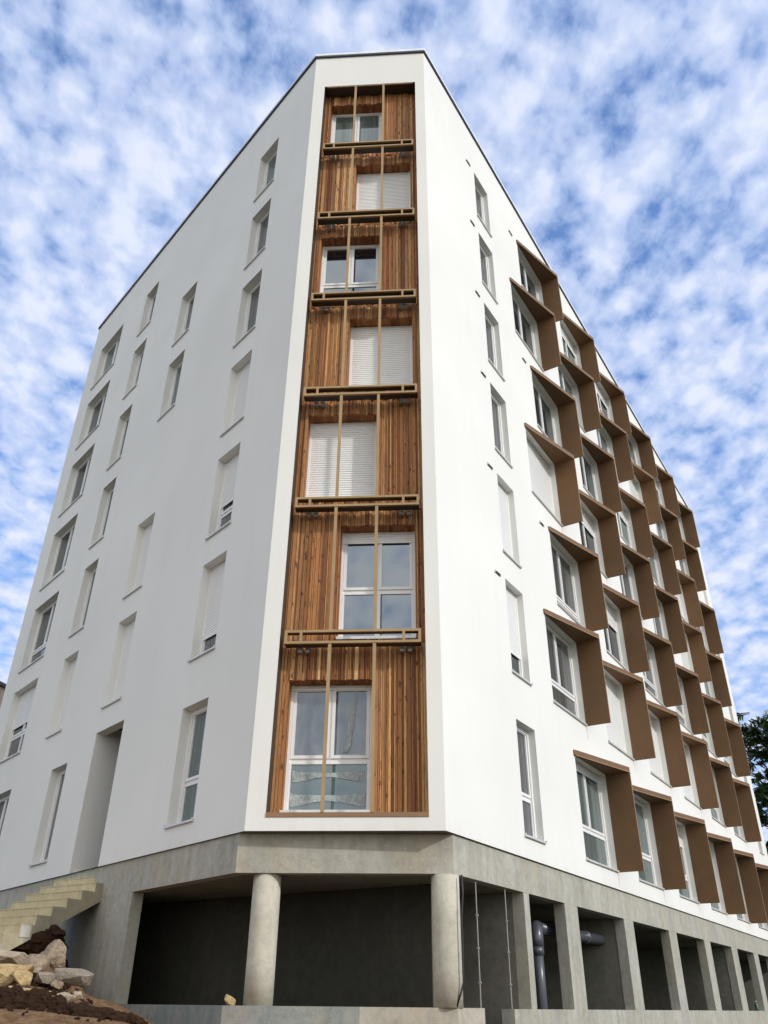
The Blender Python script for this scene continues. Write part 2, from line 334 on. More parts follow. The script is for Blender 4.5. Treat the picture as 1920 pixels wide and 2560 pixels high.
# ------------------------------------------------------------------ windows
G_MAP = {'d': G_DARK, 't': G_TEAL, 'n': G_NET, 'f': G_FILM, 'g': G_GREEN, 'm': G_MIRROR}
def shutter_mesh(w, drop, h, y, cache={}):
    k = (round(w, 3), round(drop, 3), round(h, 3), round(y, 3))
    if k in cache: return cache[k]
    bm = bmesh.new(); ps = 0.055; n = max(1, int(drop/ps)); x0, x1 = 0.045, w-0.045
    prof = []
    for i in range(n):
        zt = h-i*ps
        prof += [(y+0.016, zt), (y+0.001, zt-0.009), (y-0.003, zt-ps*0.5), (y-0.001, zt-ps+0.012), (y+0.016, zt-ps+0.0005)]
    vs = [(bm.verts.new((x0, a, z)), bm.verts.new((x1, a, z))) for a, z in prof]
    for a, c in zip(vs[:-1], vs[1:]): bm.faces.new((a[0], a[1], c[1], c[0]))
    zb = h-n*ps
    box(bm, x0, x1, y-0.006, y+0.016, zb-0.035, zb)
    box(bm, 0.0, 0.045, y-0.012, y+0.03, 0.02, h); box(bm, w-0.045, w, y-0.012, y+0.03, 0.02, h)
    bmesh.ops.recalc_face_normals(bm, faces=bm.faces)
    me = bpy.data.meshes.new('shutter'); bm.to_mesh(me); bm.free(); me.materials.append(M_SLAT); cache[k] = me; return me
def ring(bm, x0, x1, z0, z1, t, y0, y1):
    box(bm, x0, x1, y0, y1, z0, z0+t); box(bm, x0, x1, y0, y1, z1-t, z1)
    box(bm, x0, x0+t, y0, y1, z0+t, z1-t); box(bm, x1-t, x1, y0, y1, z0+t, z1-t)
WCACHE = {}
def frame_mesh(w, h, cols, lowfrac, y):
    """returns frame mesh and list of pane rectangles"""
    k = (round(w, 3), round(h, 3), cols, lowfrac, y)
    if k in WCACHE: return WCACHE[k]
    bm = bmesh.new(); ft = 0.05
    ring(bm, 0.0, w, 0.0, h, ft, y, y+0.07)
    panes = []
    zt = ft
    if lowfrac > 0:
        zl = h*lowfrac
        box(bm, ft, w-ft, y+0.004, y+0.066, zl-0.03, zl+0.03)
        lows = [(ft, w-ft)] if cols == 1 or lowfrac < 0.35 or cols == 3 else [(ft, w/2-0.02), (w/2+0.02, w-ft)]
        if len(lows) == 2: box(bm, w/2-0.02, w/2+0.02, y+0.004, y+0.066, ft, zl-0.03)
        for a, b_ in lows:
            ring(bm, a, b_, ft, zl-0.03, 0.03, y-0.010, y+0.05); panes.append((a+0.03, b_-0.03, ft+0.03, zl-0.06, 0))
        zt = zl+0.03
    n = 2 if cols >= 2 else 1
    if n == 2:
        box(bm, w/2-0.02, w/2+0.02, y+0.004, y+0.066, zt, h-ft)
        cs = [(ft, w/2-0.012), (w/2+0.012, w-ft)]
    else: cs = [(ft, w-ft)]
    for a, b_ in cs:
        ring(bm, a+0.002, b_-0.002, zt+0.002, h-ft-0.002, 0.055, y-0.016, y+0.05); panes.append((a+0.057, b_-0.057, zt+0.057, h-ft-0.057, 1))
    bmesh.ops.recalc_face_normals(bm, faces=bm.faces)
    me = bpy.data.meshes.new('window'); bm.to_mesh(me); bm.free(); me.materials.append(M_PVC)
    WCACHE[k] = (me, panes); return WCACHE[k]
PCACHE = {}
def pane_mesh(r, y, g):
    k = (tuple(round(x, 3) for x in r[:4]), round(y, 3), g)
    if k not in PCACHE:
        bm = bmesh.new(); x0, x1, z0, z1 = r[:4]
        box(bm, x0-0.008, x1+0.008, y+0.012, y+0.030, z0-0.008, z1+0.008)
        bmesh.ops.recalc_face_normals(bm, faces=bm.faces)
        me = bpy.data.meshes.new('pane'); bm.to_mesh(me); bm.free(); me.materials.append(G_MAP[g]); PCACHE[k] = me
    return PCACHE[k]
SCACHE = {}
def sill_mesh(w, y):
    k = (round(w, 3), y)
    if k not in SCACHE:
        bm = bmesh.new()
        box(bm, -0.025, w+0.025, -0.045, -0.004, -0.028, 0.004); box(bm, 0.003, w-0.003, -0.004, y, 0.004, 0.014)
        box(bm, -0.025, -0.010, -0.045, -0.004, 0.004, 0.03); box(bm, w+0.010, w+0.025, -0.045, -0.004, 0.004, 0.03)
        bmesh.ops.recalc_face_normals(bm, faces=bm.faces)
        me = bpy.data.meshes.new('sill'); bm.to_mesh(me); bm.free(); me.materials.append(M_SILL); SCACHE[k] = me
    return SCACHE[k]
def local_matrix(wl, s0, s1, dep, z):
    """right handed frame seen from outside: x to the viewer's right, y inward, z up"""
    O, d, i = WALLS[wl]
    if wl == 'L': org = W('L', s1, dep, z); x = -d
    else: org = W(wl, s0, dep, z); x = d
    m = Matrix.Identity(4)
    for k in range(2): m[k][0] = x[k]; m[k][1] = i[k]
    m[2][2] = 1; m[0][3], m[1][3], m[2][3] = org; return m
def child(name, me, parent):
    o = bpy.data.objects.new(name, me); COL.objects.link(o); o.parent = parent; return o
def window(wl, s0, s1, z0, z1, cols=1, low=0.0, shut=0.0, glass='d', glow=None, y=0.20, sill=True, label=None, sinfo=None):
    w, h = s1-s0, z1-z0
    me, panes = frame_mesh(w, h, cols, low, y)
    o = bpy.data.objects.new('window', me); COL.objects.link(o); part(o)
    o.matrix_basis = local_matrix(wl, s0, s1, 0, z0)
    if label: o['label'] = label
    hs_ = h*(1-shut)
    for r in panes:
        if r[3] < 0 or (shut >= 0.97): continue
        g = (glow or glass) if r[4] == 0 else glass
        child('pane', pane_mesh(r, y, g), o)
    child('shutter', shutter_mesh(w, max(0.10, h*shut if shut < 0.97 else h-0.04), h, y-0.030), o)
    if sill: child('sill', sill_mesh(w, y), o)
    return o

# ---- left facade: columns of windows as s-ranges
La, Lb, Lc, Lc1, Ld = (1.655, 2.60), (5.625, 6.57), (8.93, 9.86), (8.05, 8.99), (11.70, 13.62)
left = []   # (range, storey index, cols, low, shut, glass)
for k, (lo, sh, g) in zip(range(6, -1, -1), [(0, 0, 't'), (0, 0, 'n'), (.16, 0, 'n'), (0, 1, 'd'), (.30, .60, 'n'), (.30, .76, 'n'), (.36, 0, 't')]): left.append((La, k, 1, lo, sh, g))
for k, lo, sh, g in ((5, 0, 0, 'n'), (4, .16, 0, 't'), (2, 0, 1, 'd'), (1, 0, 1, 'd')): left.append((Lb, k, 1, lo, sh, g))
for k, lo, sh, g in ((6, 0, 0, 'd'), (5, 0, 0, 't'), (4, 0, 0, 'd'), (3, 0, 0, 'd'), (2, 0, 0, 'n'), (1, 0, 1, 'd')): left.append((Lc, k, 1, lo, sh, g))
left.append((Lc1, 0, 1, 0, 0, 'n'))
for k, lo, sh, g in ((6, 0, 0, 't'), (5, 0, 0, 'd'), (4, .16, 0, 'd'), (3, .2, 0, 'd'), (2, .3, 0, 'd'), (1, .36, .50, 'd'), (0, .36, 0, 'd')): left.append((Ld, k, 2 if False else 1, lo, sh, g))
holesL = []
for r, k, c, lo, sh, g in left:
    zt = ZT[k]+(0.02 if k in (1, 2, 3) else 0)
    holesL.append((r[0], r[1], ZB[k], zt, 0.32))
DOOR = (5.24, 6.63, HB, 5.18, 0.24)
holesL.append((DOOR[0], DOOR[1], DOOR[2], DOOR[3], DOOR[4]))
# door hole touches the lower edge of the sheet
fl = facade('L', 0.0, LL, HB, HT, holesL, 0.29)
o = part(link('facade', fl, M_WHITE, normals=False)); o['label'] = 'shaded white left facade with scattered deep narrow windows'
for r, k, c, lo, sh, g in left:
    zt = ZT[k]+(0.02 if k in (1, 2, 3) else 0)
    window('L', r[0], r[1], ZB[k], zt, 2 if r is Ld else 1, lo, sh, g, y=0.235)

# ---- right facade
RN = (3.02, 3.93)
right = []
for k, lo, sh, g in ((6, 0, 0, 'n'), (5, 0, 0, 'n'), (4, 0, 0, 'n'), (3, .16, 0, 'n'), (2, 0, 1, 'd'), (1, .36, .72, 'd'), (0, .36, 0, 'n')): right.append((RN[0], RN[1], k, 1, lo, sh, g, False))
fin = []
spec = {(3, 0): (0, 1.0, 'd'), (2, 1): (0, .35, 'd'), (1, 1): (0, .97, 'd'), (1, 2): (0, 1.0, 'd'), (1, 3): (0, 1.0, 'd'), (0, 0): (.33, .10, 't'), (1, 0): (.30, 0, 'n'), (2, 0): (.20, 0, 'n'),
        (6, 0): (0, 0, 'd'), (5, 0): (0, 0, 'd'), (4, 0): (0, 0, 'd'), (0, 1): (.33, .05, 't'), (4, 1): (0, 0, 'd'), (3, 4): (0, 1.0, 'd'), (4, 4): (0, 1.0, 'd'), (5, 3): (0, .97, 'd')}
rnd = random.Random(3)
for k in range(7):
    s = 6.18 if k % 2 == 0 else 5.20
    for j in range(6):
        lo, sh, g = spec.get((k, j), ((0.30 if k < 3 else 0.0), rnd.choice([0, 0, 0, .3]), rnd.choice('dnt')))
        a = s+3.65*j
        right.append((a, a+2.02, k, 2, lo, sh, g, True))
for k in range(7):
    if k == 0: continue
    right.append((28.35, 29.15, k, 1, 0, rnd.choice([0, .3, 1]), 'n', False))
holesR = [(r[0], r[1], ZB[r[2]], ZT[r[2]], 0.27) for r in right]
o = part(link('facade', facade('R', 0.0, LR, HB, HT, holesR, 0.27), M_WHITE, normals=False)); o['label'] = 'sunlit white right facade behind the bronze sunshades'
# sunshade: triangular hood + side panel
def shade_meshes(w, h):
    bm = bmesh.new()
    poly = [(-0.075, -0.002), (-0.075, -0.030), (-0.035, -0.055), (w+0.03, -0.60), (w+0.03, -0.002)]
    z0, z1 = h+0.004, h+0.115
    lo = [bm.verts.new((x, y, z0)) for x, y in poly]; hi = [bm.verts.new((x, y, z1)) for x, y in poly]
    bm.faces.new(lo); bm.faces.new(hi); n = len(poly)
    for i in range(n): bm.faces.new((lo[i], lo[(i+1) % n], hi[(i+1) % n], hi[i]))
    bmesh.ops.recalc_face_normals(bm, faces=bm.faces)
    m1 = bpy.data.meshes.new('sunshade'); bm.to_mesh(m1); bm.free(); m1.materials.append(M_BRONZE)
    bm = bmesh.new(); box(bm, w+0.004, w+0.030, -0.594, -0.002, -0.03, z0-0.001)
    bmesh.ops.recalc_face_normals(bm, faces=bm.faces)
    m2 = bpy.data.meshes.new('side_panel'); bm.to_mesh(m2); bm.free(); m2.materials.append(M_BRONZE)
    bm = bmesh.new()
    box(bm, w+0.001, w+0.033, -0.603, -0.5945, -0.033, z0-0.001)
    a = Vector((-0.035, -0.055)); e = Vector((w+0.030, -0.60)); d = (e-a).normalized(); nn_ = Vector((d.y, -d.x))
    pq = [a+nn_*0.006, e+nn_*0.006, e-nn_*0.010, a-nn_*0.010]
    l4 = [bm.verts.new((q.x, q.y, z0-0.014)) for q in pq]; h4 = [bm.verts.new((q.x, q.y, z0-0.0012)) for q in pq]
    bm.faces.new(l4); bm.faces.new(h4)
    for i in range(4): bm.faces.new((l4[i], l4[(i+1) % 4], h4[(i+1) % 4], h4[i]))
    bmesh.ops.recalc_face_normals(bm, faces=bm.faces)
    m3 = bpy.data.meshes.new('edge_trim'); bm.to_mesh(m3); bm.free(); m3.materials.append(M_BAR)
    return m1, m2, m3
SH = {}
for s0, s1, k, c, lo, sh, g, f in right:
    window('R', s0, s1, ZB[k], ZT[k], c, lo, sh, g, y=0.19)
    if f:
        h = ZT[k]-ZB[k]; kk = round(h, 3)
        if kk not in SH: SH[kk] = shade_meshes(s1-s0, h)
        o = bpy.data.objects.new('sunshade', SH[kk][0]); COL.objects.link(o); part(o); o.matrix_basis = local_matrix('R', s0, s1, 0, ZB[k])
        child('side_panel', SH[kk][1], o); child('edge_trim', SH[kk][2], o)
# vents: small slotted hoods beside the windows
bmv = bmesh.new()
box(bmv, 0, 0.27, -0.035, 0.0, 0.035, 0.050); box(bmv, 0, 0.012, -0.035, 0, -0.01, 0.035); box(bmv, 0.258, 0.27, -0.035, 0, -0.01, 0.035); box(bmv, 0.012, 0.258, -0.004, 0.002, -0.01, 0.035, 1)
bmesh.ops.recalc_face_normals(bmv, faces=bmv.faces)
mev = bpy.data.meshes.new('vent'); bmv.to_mesh(mev); bmv.free(); mev.materials.append(M_REVEAL); mev.materials.append(M_SEAL)
for s, ks in ((2.47, (1, 2, 3, 4, 5, 6)), (5.48, (2, 4, 6))):
    for k in ks:
        o = bpy.data.objects.new('vent', mev); COL.objects.link(o); part(o); o.matrix_basis = local_matrix('R', s, s+.27, 0, ZT[k]-0.08)

# ---- corner facade with the tall opening
CO = (0.31, 2.83, 2.47, 21.93)
WD = 0.34
o = part(link('facade', facade('C', 0.0, LC, HB, HT, [(CO[0], CO[1], CO[2], CO[3], 0.72, 1)], 0.7), [M_WHITE, M_DARKM], normals=False)); o['label'] = 'narrow white corner facade framing the timber bay'
CZB = [2.62, 5.55, 8.45, 11.20, 14.0, 16.75, 19.45]; CZT = [4.78, 7.85, 10.55, 13.29, 16.06, 18.82, 21.53]
CX = [(0.47, 1.90) if k % 2 == 0 else (1.25, 2.66) for k in range(7)]
FR = [(5.31, 5.56), (8.075, 8.30), (10.80, 11.03), (13.56, 13.80), (16.34, 16.58), (19.08, 19.31)]
# timber boards
bm = bmesh.new(); lay = bm.faces.layers.float.new('board'); rb = random.Random(11)
cuts = [CO[2]]+[(a+b_)/2 for a, b_ in FR]+[CO[3]]
for k in range(7):
    za, zb = cuts[k], cuts[k+1]-0.006
    wx0, wx1 = CX[k]; x = CO[0]; stops = sorted({CO[1], wx0, wx1}); 
    while x < CO[1]-1e-6:
        nxt = [q for q in stops if q > x+1e-6][0]
        bw = rb.choice([0.024, 0.030, 0.040, 0.050, 0.075])
        x1 = min(x+bw, nxt)
        if nxt-x1 < 0.02: x1 = nxt
        th = rb.choice([0.0, 0.008, 0.018, 0.028, 0.036]); y0 = WD-th
        tone_ = rb.random()
        rows = [(za, zb)]
        if wx0-1e-6 <= x and x1 <= wx1+1e-6: rows = [(za, CZB[k]), (CZT[k], zb)]
        for (a, b_) in rows:
            if b_-a < 0.01: continue
            for f in wbox(bm, 'C', x+0.0035, x1-0.0035, y0, WD+0.03, a, b_): f[lay] = tone_
        x = x1
    # lining of the window opening in board
    a, b_ = CZB[k], CZT[k]
    n = 20; ww = (wx1-wx0)/n
    for i in range(n):
        for f in wbox(bm, 'C', wx0+i*ww+0.003, wx0+(i+1)*ww-0.003, WD+0.031, 0.66, b_, b_+0.02): f[lay] = rb.random()*0.5
    for xx in ((wx0-0.02, wx0), (wx1, wx1+0.02)):
        for j in range(4):
            for f in wbox(bm, 'C', xx[0], xx[1], WD+0.032+j*0.08, WD+0.108+j*0.08, a, b_): f[lay] = rb.random()*0.5
    for f in wbox(bm, 'C', wx0, wx1, WD+0.031, 0.60, a-0.02, a): f[lay] = 0.3
part(link('timber_cladding', bm, M_WOOD))
bm = bmesh.new()    # dark membrane behind the boards, with the window openings left out
for k in range(7):
    za, zb = cuts[k], cuts[k+1]; wx0, wx1 = CX[k]
    wbox(bm, 'C', CO[0], wx0-0.02, WD+0.035, 0.7, za, zb); wbox(bm, 'C', wx1+0.02, CO[1], WD+0.035, 0.7, za, zb)
    if CZB[k]-0.02 > za: wbox(bm, 'C', wx0-0.02, wx1+0.02, WD+0.035, 0.7, za, CZB[k]-0.02)
    wbox(bm, 'C', wx0-0.02, wx1+0.02, WD+0.035, 0.7, CZT[k]+0.02, zb)
part(link('membrane', bm, M_SEAL))
cspec = [(.40, 0.0, 'f', 'g', 3), (.45, .10, 'm', 'm', 2), (.3, 1.0, 'd', 'd', 2), (.3, 1.0, 'd', 'd', 2), (.33, 0.03, 'm', 'm', 2), (.3, 1.0, 'd', 'd', 2), (0.2, 0.03, 't', 't', 2)]
for k in range(7):
    lo, sh, g, gl, cols = cspec[k]
    o = window('C', CX[k][0]+0.002, CX[k][1]-0.002, CZB[k], CZT[k], cols, lo, sh, g, gl, y=0.62, sill=False)
    if k == 0: w1 = o
    bm = bmesh.new(); box(bm, -0.004, CX[k][1]-CX[k][0], -0.0, 0.615, -0.004, 0.012, fn=lambda x, y, z: (x, y+0.30 if y < 0.3 else y, z))
    box(bm, -0.004, CX[k][1]-CX[k][0], 0.285, 0.2995, -0.04, 0.012)
    q = link('sill', bm, M_SILL, o)
# the lowest window: paper sheets and film remnants stuck to the panes
def sheet(parent, name, x0, x1, zt, zb, sag0, sag1, y, n=24, seed=1):
    bm = bmesh.new(); rr = random.Random(seed); prev = None
    for i in range(n+1):
        u = i/n; x = x0+(x1-x0)*u
        top = zt-0.015*math.sin(math.pi*u)-(0.02*u*(1-u))+rr.uniform(-.002, .002)+0.05*max(0, abs(u-.5)*2-.9)*5
        bot = zb+sag0*math.sin(math.pi*u)**2+rr.uniform(-.004, .004)
        yy = y-0.004-0.006*math.sin(9*u+seed)**2
        a, b_ = bm.verts.new((x, yy, top)), bm.verts.new((x+0.02*(u-.5)*-1, y-0.012+0.004*math.sin(14*u), bot))
        if prev: bm.faces.new((prev[0], a, b_, prev[1]))
        prev = (a, b_)
    return link(name, bm, M_PAPER, parent)
PY = 0.62+0.012
pw = CX[0][1]-CX[0][0]
sheet(w1, 'paper_strip', 0.10, pw-0.12, 0.69, 0.52, 0.08, 0, PY, seed=1)
sheet(w1, 'paper_strip', 0.08, pw-0.10, 0.33, 0.13, 0.09, 0, PY, seed=2)
bm = bmesh.new()   # crumpled dust sheet hanging in the right casement
cr = [(0.93, 0.99), (1.02, 1.00), (1.07, 1.12), (1.08, 1.30), (1.11, 1.50), (1.13, 1.75), (1.16, 2.00), (1.12, 2.02), (1.10, 1.80), (1.02, 1.62), (1.00, 1.40), (0.97, 1.20)]
rr = random.Random(5)
vs = [bm.verts.new((x, PY-0.010-rr.random()*0.012, z)) for x, z in cr]; cvt = bm.verts.new((1.05, PY-0.03, 1.45))
for i in range(len(vs)): bm.faces.new((vs[i], vs[(i+1) % len(vs)], cvt))
link('dust_sheet', bm, M_PAPER, w1)

# bronze screen in front of the timber bay
for (z0, z1) in FR:
    bm = bmesh.new(); x0, x1 = 0.395, 2.755; t_m = 0.045
    wbox(bm, 'C', x0, x1, -0.03, 0.02, z0, z0+t_m); wbox(bm, 'C', x0, x1, -0.03, 0.02, z1-t_m, z1)
    for a in (x0, 0.655, 2.435, x1-t_m): wbox(bm, 'C', a, a+t_m, -0.03, 0.02, z0+t_m, z1-t_m)
    o = part(link('screen_frame', bm, M_BAR))
    bm = bmesh.new(); wbox(bm, 'C', x0, x1, 0.021, 0.175, z0+0.002, z0+0.030); wbox(bm, 'C', x0, x1, 0.021, 0.13, z1-0.030, z1-0.002)
    wbox(bm, 'C', x0, x0+0.02, 0.021, 0.175, z0+0.030, z1-0.030); wbox(bm, 'C', x1-0.02, x1, 0.021, 0.175, z0+0.030, z1-0.030)
    q = link('shelf_plate', bm, M_DARKM, o)
    q.matrix_parent_inverse = BLD_INV @ Matrix.Identity(4) if False else Matrix.Identity(4)
    for xb in (0.60, 0.73, 2.38, 2.52):
        bm = bmesh.new(); wbox(bm, 'C', xb, xb+0.075, 0.205, WD-0.03, z0-0.07, z0+0.05)
        wbox(bm, 'C', xb+0.027, xb+0.048, 0.185, 0.205, z0-0.020, z0+0.001)
        link('bracket', bm, M_GALV, o)
ends = [CO[2]+0.07]+[z for f in FR for z in f]+[CO[3]-0.06]
for k in range(7):
    za, zb = ends[2*k], ends[2*k+1]
    for xc in (1.185, 1.955):
        bm = bmesh.new(); wbox(bm, 'C', xc-0.028, xc+0.028, -0.02, 0.018, za, zb); part(link('screen_bar', bm, M_BAR))
bm = bmesh.new(); wbox(bm, 'C', CO[0]+0.003, CO[1]-0.003, -0.012, 0.30, CO[2]+0.002, CO[2]+0.07); part(link('base_rail', bm, metal_mat('rust_bronze_rail', (0.26, 0.145, 0.075), 0.5, 0.1)))
bm = bmesh.new(); wbox(bm, 'C', CO[0]+0.06, CO[1]-0.06, -0.01, 0.02, CO[3]-0.06, CO[3]-0.035); part(link('head_rail', bm, M_BAR))

# ---- plan outline of the body: coping, roof, back walls, underside
E_, F_ = A+dL*LL, B+dR*LR
back1 = E_+iL*9.0
def offs(pts, out, closed=False):
    """offset an open polyline outward (away from the building) with mitres"""
    res = []
    for i, p_ in enumerate(pts):
        ns = []
        for a, b_ in ((i-1, i), (i, i+1)):
            if a < 0 or b_ >= len(pts): continue
            d = (pts[b_]-pts[a]).normalized(); ns.append(Vector((d.y, -d.x)))
        if len(ns) == 1: res.append(p_+ns[0]*out)
        else: m = (ns[0]+ns[1]).normalized(); res.append(p_+m*out/m.dot(ns[0]))
    return res
line = [E_, A, B, F_]       # walking E-A-B-F keeps the outside on the right hand
def band(name, pts, o_in, o_out, z0, z1, m):
    bm = bmesh.new(); a = offs(pts, o_in); b_ = offs(pts, o_out)
    for i in range(len(pts)-1): prism(bm, [a[i], a[i+1], b_[i+1], b_[i]], z0, z1)
    bmesh.ops.remove_doubles(bm, verts=bm.verts, dist=1e-5)
    return link(name, bm, m)
part(band('coping', line, -0.35, 0.055, HT-0.02, HT+0.075, M_COPE))
part(band('coping_shade_strip', line, 0.004, 0.050, HT-0.075, HT-0.021, metal_mat('coping_shade_dark', (0.05, 0.055, 0.09), 0.4, 0.2)))  # shade under the coping, put in as a dark strip
bm = bmesh.new(); bm.faces.new([bm.verts.new((q.x, q.y, HT-0.04+EYE)) for q in (E_, A, B, F_)])
part(link('roof', bm, M_GROUND))
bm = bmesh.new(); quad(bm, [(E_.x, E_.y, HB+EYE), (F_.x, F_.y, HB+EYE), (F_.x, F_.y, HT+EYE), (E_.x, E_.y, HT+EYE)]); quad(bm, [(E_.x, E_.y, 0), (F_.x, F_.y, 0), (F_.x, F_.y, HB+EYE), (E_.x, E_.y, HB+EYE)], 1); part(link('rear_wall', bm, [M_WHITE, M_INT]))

# ---- concrete base
REC = 0.04
Ap, Bp, Ec, Fc = P2('L', 0.21, REC), P2('R', 0.28, REC), P2('L', LL, REC), P2('R', LR, REC)
cl = [Ec, Ap, Bp, Fc]
part(band('base_beam', cl, -0.22, 0.0, 1.705, HB-0.004, M_CONC))
# underside of the render
bm = bmesh.new()
for pq in ([E_, A, Ap, Ec], [A, B, Bp, Ap], [B, F_, Fc, Bp]): bm.faces.new([bm.verts.new((q.x, q.y, HB+EYE)) for q in pq])
part(link('render_soffit', bm, metal_mat('starter_rail', (0.16, 0.15, 0.14), 0.6, 0.2)))
bm = bmesh.new(); wbox(bm, 'L', 3.63, LL, REC, REC+0.22, -EYE-0.3, 1.703); o = part(link('base_wall', bm, M_CONC)); o['label'] = 'stained grey concrete wall beneath the left facade'
# low wall, left and corner part
sub = [P2('L', 3.628, REC), Ap, Bp, P2('R', 1.12, REC)]
a = offs(sub, -0.60); q = offs(sub, 0.0)
mi_, mo_ = a[1].lerp(a[2], 0.585), q[1].lerp(q[2], 0.585)
bm = bmesh.new()
prism(bm, [a[0], a[1], q[1], q[0]], -EYE-0.3, -0.012); prism(bm, [a[1], mi_, mo_, q[1]], -EYE-0.3, -0.012)
M_BLUE = concrete_mat('blue_grey_concrete', (0.23, 0.26, 0.25), (0.33, 0.33, 0.29), (0.16, 0.20, 0.21), 0.7, (0.38, 0.32, 0.26))
o = part(link('low_wall', bm, M_BLUE)); o['label'] = 'blue grey stained length of low wall'
bm = bmesh.new()
prism(bm, [mi_, a[2], q[2], mo_], -EYE-0.3, -0.012); prism(bm, [a[2], a[3], q[3], q[2]], -EYE-0.3, -0.012)
M_LOW = concrete_mat('low_wall_concrete', (0.40, 0.37, 0.30), (0.48, 0.44, 0.36), (0.34, 0.33, 0.29), 0.5, (0.46, 0.38, 0.28))
part(link('low_wall', bm, M_LOW))
bm = bmesh.new(); wbox(bm, 'R', 2.17, LR, REC, REC+0.22, -EYE-0.3, -0.022); part(link('low_wall', bm, M_CONC))
op = [(3.08, 4.77), (5.45, 8.33), (9.0, 11.93), (12.65, 15.58), (16.3, 19.1), (19.95, 22.6), (23.4, 26.0), (26.8, 29.4)]
edges = [2.85]+[x for p_ in op for x in p_]+[LR]
for i in range(0, len(edges), 2):
    bm = bmesh.new(); wbox(bm, 'R', edges[i], edges[i+1], REC, REC+0.22, -0.021, 1.703); part(link('pier', bm, M_CONC))
# cross walls seen through the openings and the dark interior
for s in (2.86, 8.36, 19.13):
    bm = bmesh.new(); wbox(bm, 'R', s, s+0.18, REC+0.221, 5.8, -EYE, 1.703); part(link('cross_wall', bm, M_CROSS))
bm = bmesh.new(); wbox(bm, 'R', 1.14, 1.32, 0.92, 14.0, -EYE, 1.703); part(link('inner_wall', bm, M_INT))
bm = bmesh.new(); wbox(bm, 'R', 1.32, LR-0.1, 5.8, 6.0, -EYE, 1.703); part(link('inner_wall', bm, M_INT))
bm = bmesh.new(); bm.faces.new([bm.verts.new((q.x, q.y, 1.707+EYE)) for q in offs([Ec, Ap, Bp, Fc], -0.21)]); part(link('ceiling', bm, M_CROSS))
# round columns under the corner beam
for s in (0.335, 3.05):
    bm = bmesh.new(); c = W('C', s, 0.42, 0)
    tube(bm, [(c.x, c.y, EYE+z) for z in (-0.012, 0.5, 1.1, 1.70)], 0.212, 40); o = part(link('column', bm, M_COLC, smooth=True))
    for f in o.data.polygons:
        if len(f.vertices) > 4: f.use_smooth = False
# entrance porch behind the door opening
pl, pr = P2('L', DOOR[1], 0.24), P2('L', DOOR[0], 0.24)
bm = bmesh.new()
ql, qr = pl+iL*3.0, pr+iL*3.0
zf, zc = HB+EYE, 5.35+EYE
for a, b_ in ((pl, ql), (pr, qr)): quad(bm, [(a.x, a.y, zf), (b_.x, b_.y, zf), (b_.x, b_.y, zc), (a.x, a.y, zc)], 0 if a is pl else 1)
quad(bm, [(pl.x, pl.y, zc), (ql.x, ql.y, zc), (qr.x, qr.y, zc), (pr.x, pr.y, zc)], 1)
quad(bm, [(pl.x, pl.y, zf), (ql.x, ql.y, zf), (qr.x, qr.y, zf), (pr.x, pr.y, zf)], 1)
part(link('porch', bm, [M_REVEAL, M_INT]))
bm = bmesh.new(); prism(bm, [ql-iL*0.08, qr-iL*0.08, qr-iL*0.02, ql-iL*0.02], HB+0.01, 5.3)
part(link('door', bm, mat('dark_door', (0.03, 0.03, 0.032), 0.4)[0]))

# ------------------------------------------------------------------ staircase up to the porch (runs along the right facade's direction)
dn = -dR; rx = Vector((-dn.y, dn.x))     # rx: to the viewer's right along a riser
P0 = Vector((-5.53, 16.53)); z0s, hs2, g2s, SWD = 1.79, 0.16, 0.29, 1.62
def st(k, back=0.0): return P0+dn*(g2s*(k-back))
steps = list(range(-2, 11))
bm = bmesh.new()
prof = []
for k in steps:
    a = st(k, 1.0); b_ = st(k); z = z0s-hs2*k
    prof += [(g2s*(k-1), z), (g2s*k, z)]
bot = [(g2s*10, z0s-hs2*10-0.30), (g2s*(-3), z0s+3*hs2-0.42)]
full = prof+bot
lo = [bm.verts.new((*(P0+dn*u), z+EYE)) for u, z in full]; hi = [bm.verts.new((*(P0+dn*u-rx*SWD), z+EYE)) for u, z in full]
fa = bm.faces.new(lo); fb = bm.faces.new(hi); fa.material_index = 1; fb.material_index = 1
for i in range(len(full)): bm.faces.new((lo[i], lo[(i+1) % len(full)], hi[(i+1) % len(full)], hi[i]))
STAIR = empty('concrete_staircase', (P0.x, P0.y, 0)); tag(STAIR, 'raw concrete outdoor staircase rising to the recessed doorway in the left facade', 'staircase')
M_STAIR_SHADE = concrete_mat('stair_concrete_shaded', (0.36, 0.325, 0.24), (0.43, 0.39, 0.29), (0.26, 0.24, 0.18), 0.5, (0.42, 0.33, 0.19))  # side faces: darker, greyer copy of the stair concrete, shade put into colour
f_ = link('flight', bm, [M_STAIR, M_STAIR_SHADE]); f_.parent = STAIR; f_.matrix_parent_inverse = Matrix.Translation((-P0.x, -P0.y, 0))
bm = bmesh.new()
for k in steps:
    u = g2s*k; z = z0s-hs2*k
    q = [P0+dn*(u-0.02)+rx*0.002, P0+dn*(u+0.008)+rx*0.002, P0+dn*(u+0.008)-rx*SWD, P0+dn*(u-0.02)-rx*SWD]
    prism(bm, q, z-0.012, z+0.003)
f_ = link('nosing', bm, M_STAIR); f_.parent = STAIR; f_.matrix_parent_inverse = Matrix.Translation((-P0.x, -P0.y, 0))
bm = bmesh.new(); u = g2s*4; q = [P0+dn*(u-0.22)+rx*0.0, P0+dn*(u-0.01)+rx*0.0, P0+dn*(u-0.01)+rx*0.012, P0+dn*(u-0.22)+rx*0.012]
prism(bm, q, z0s-hs2*4-0.20, z0s-hs2*4-0.02)
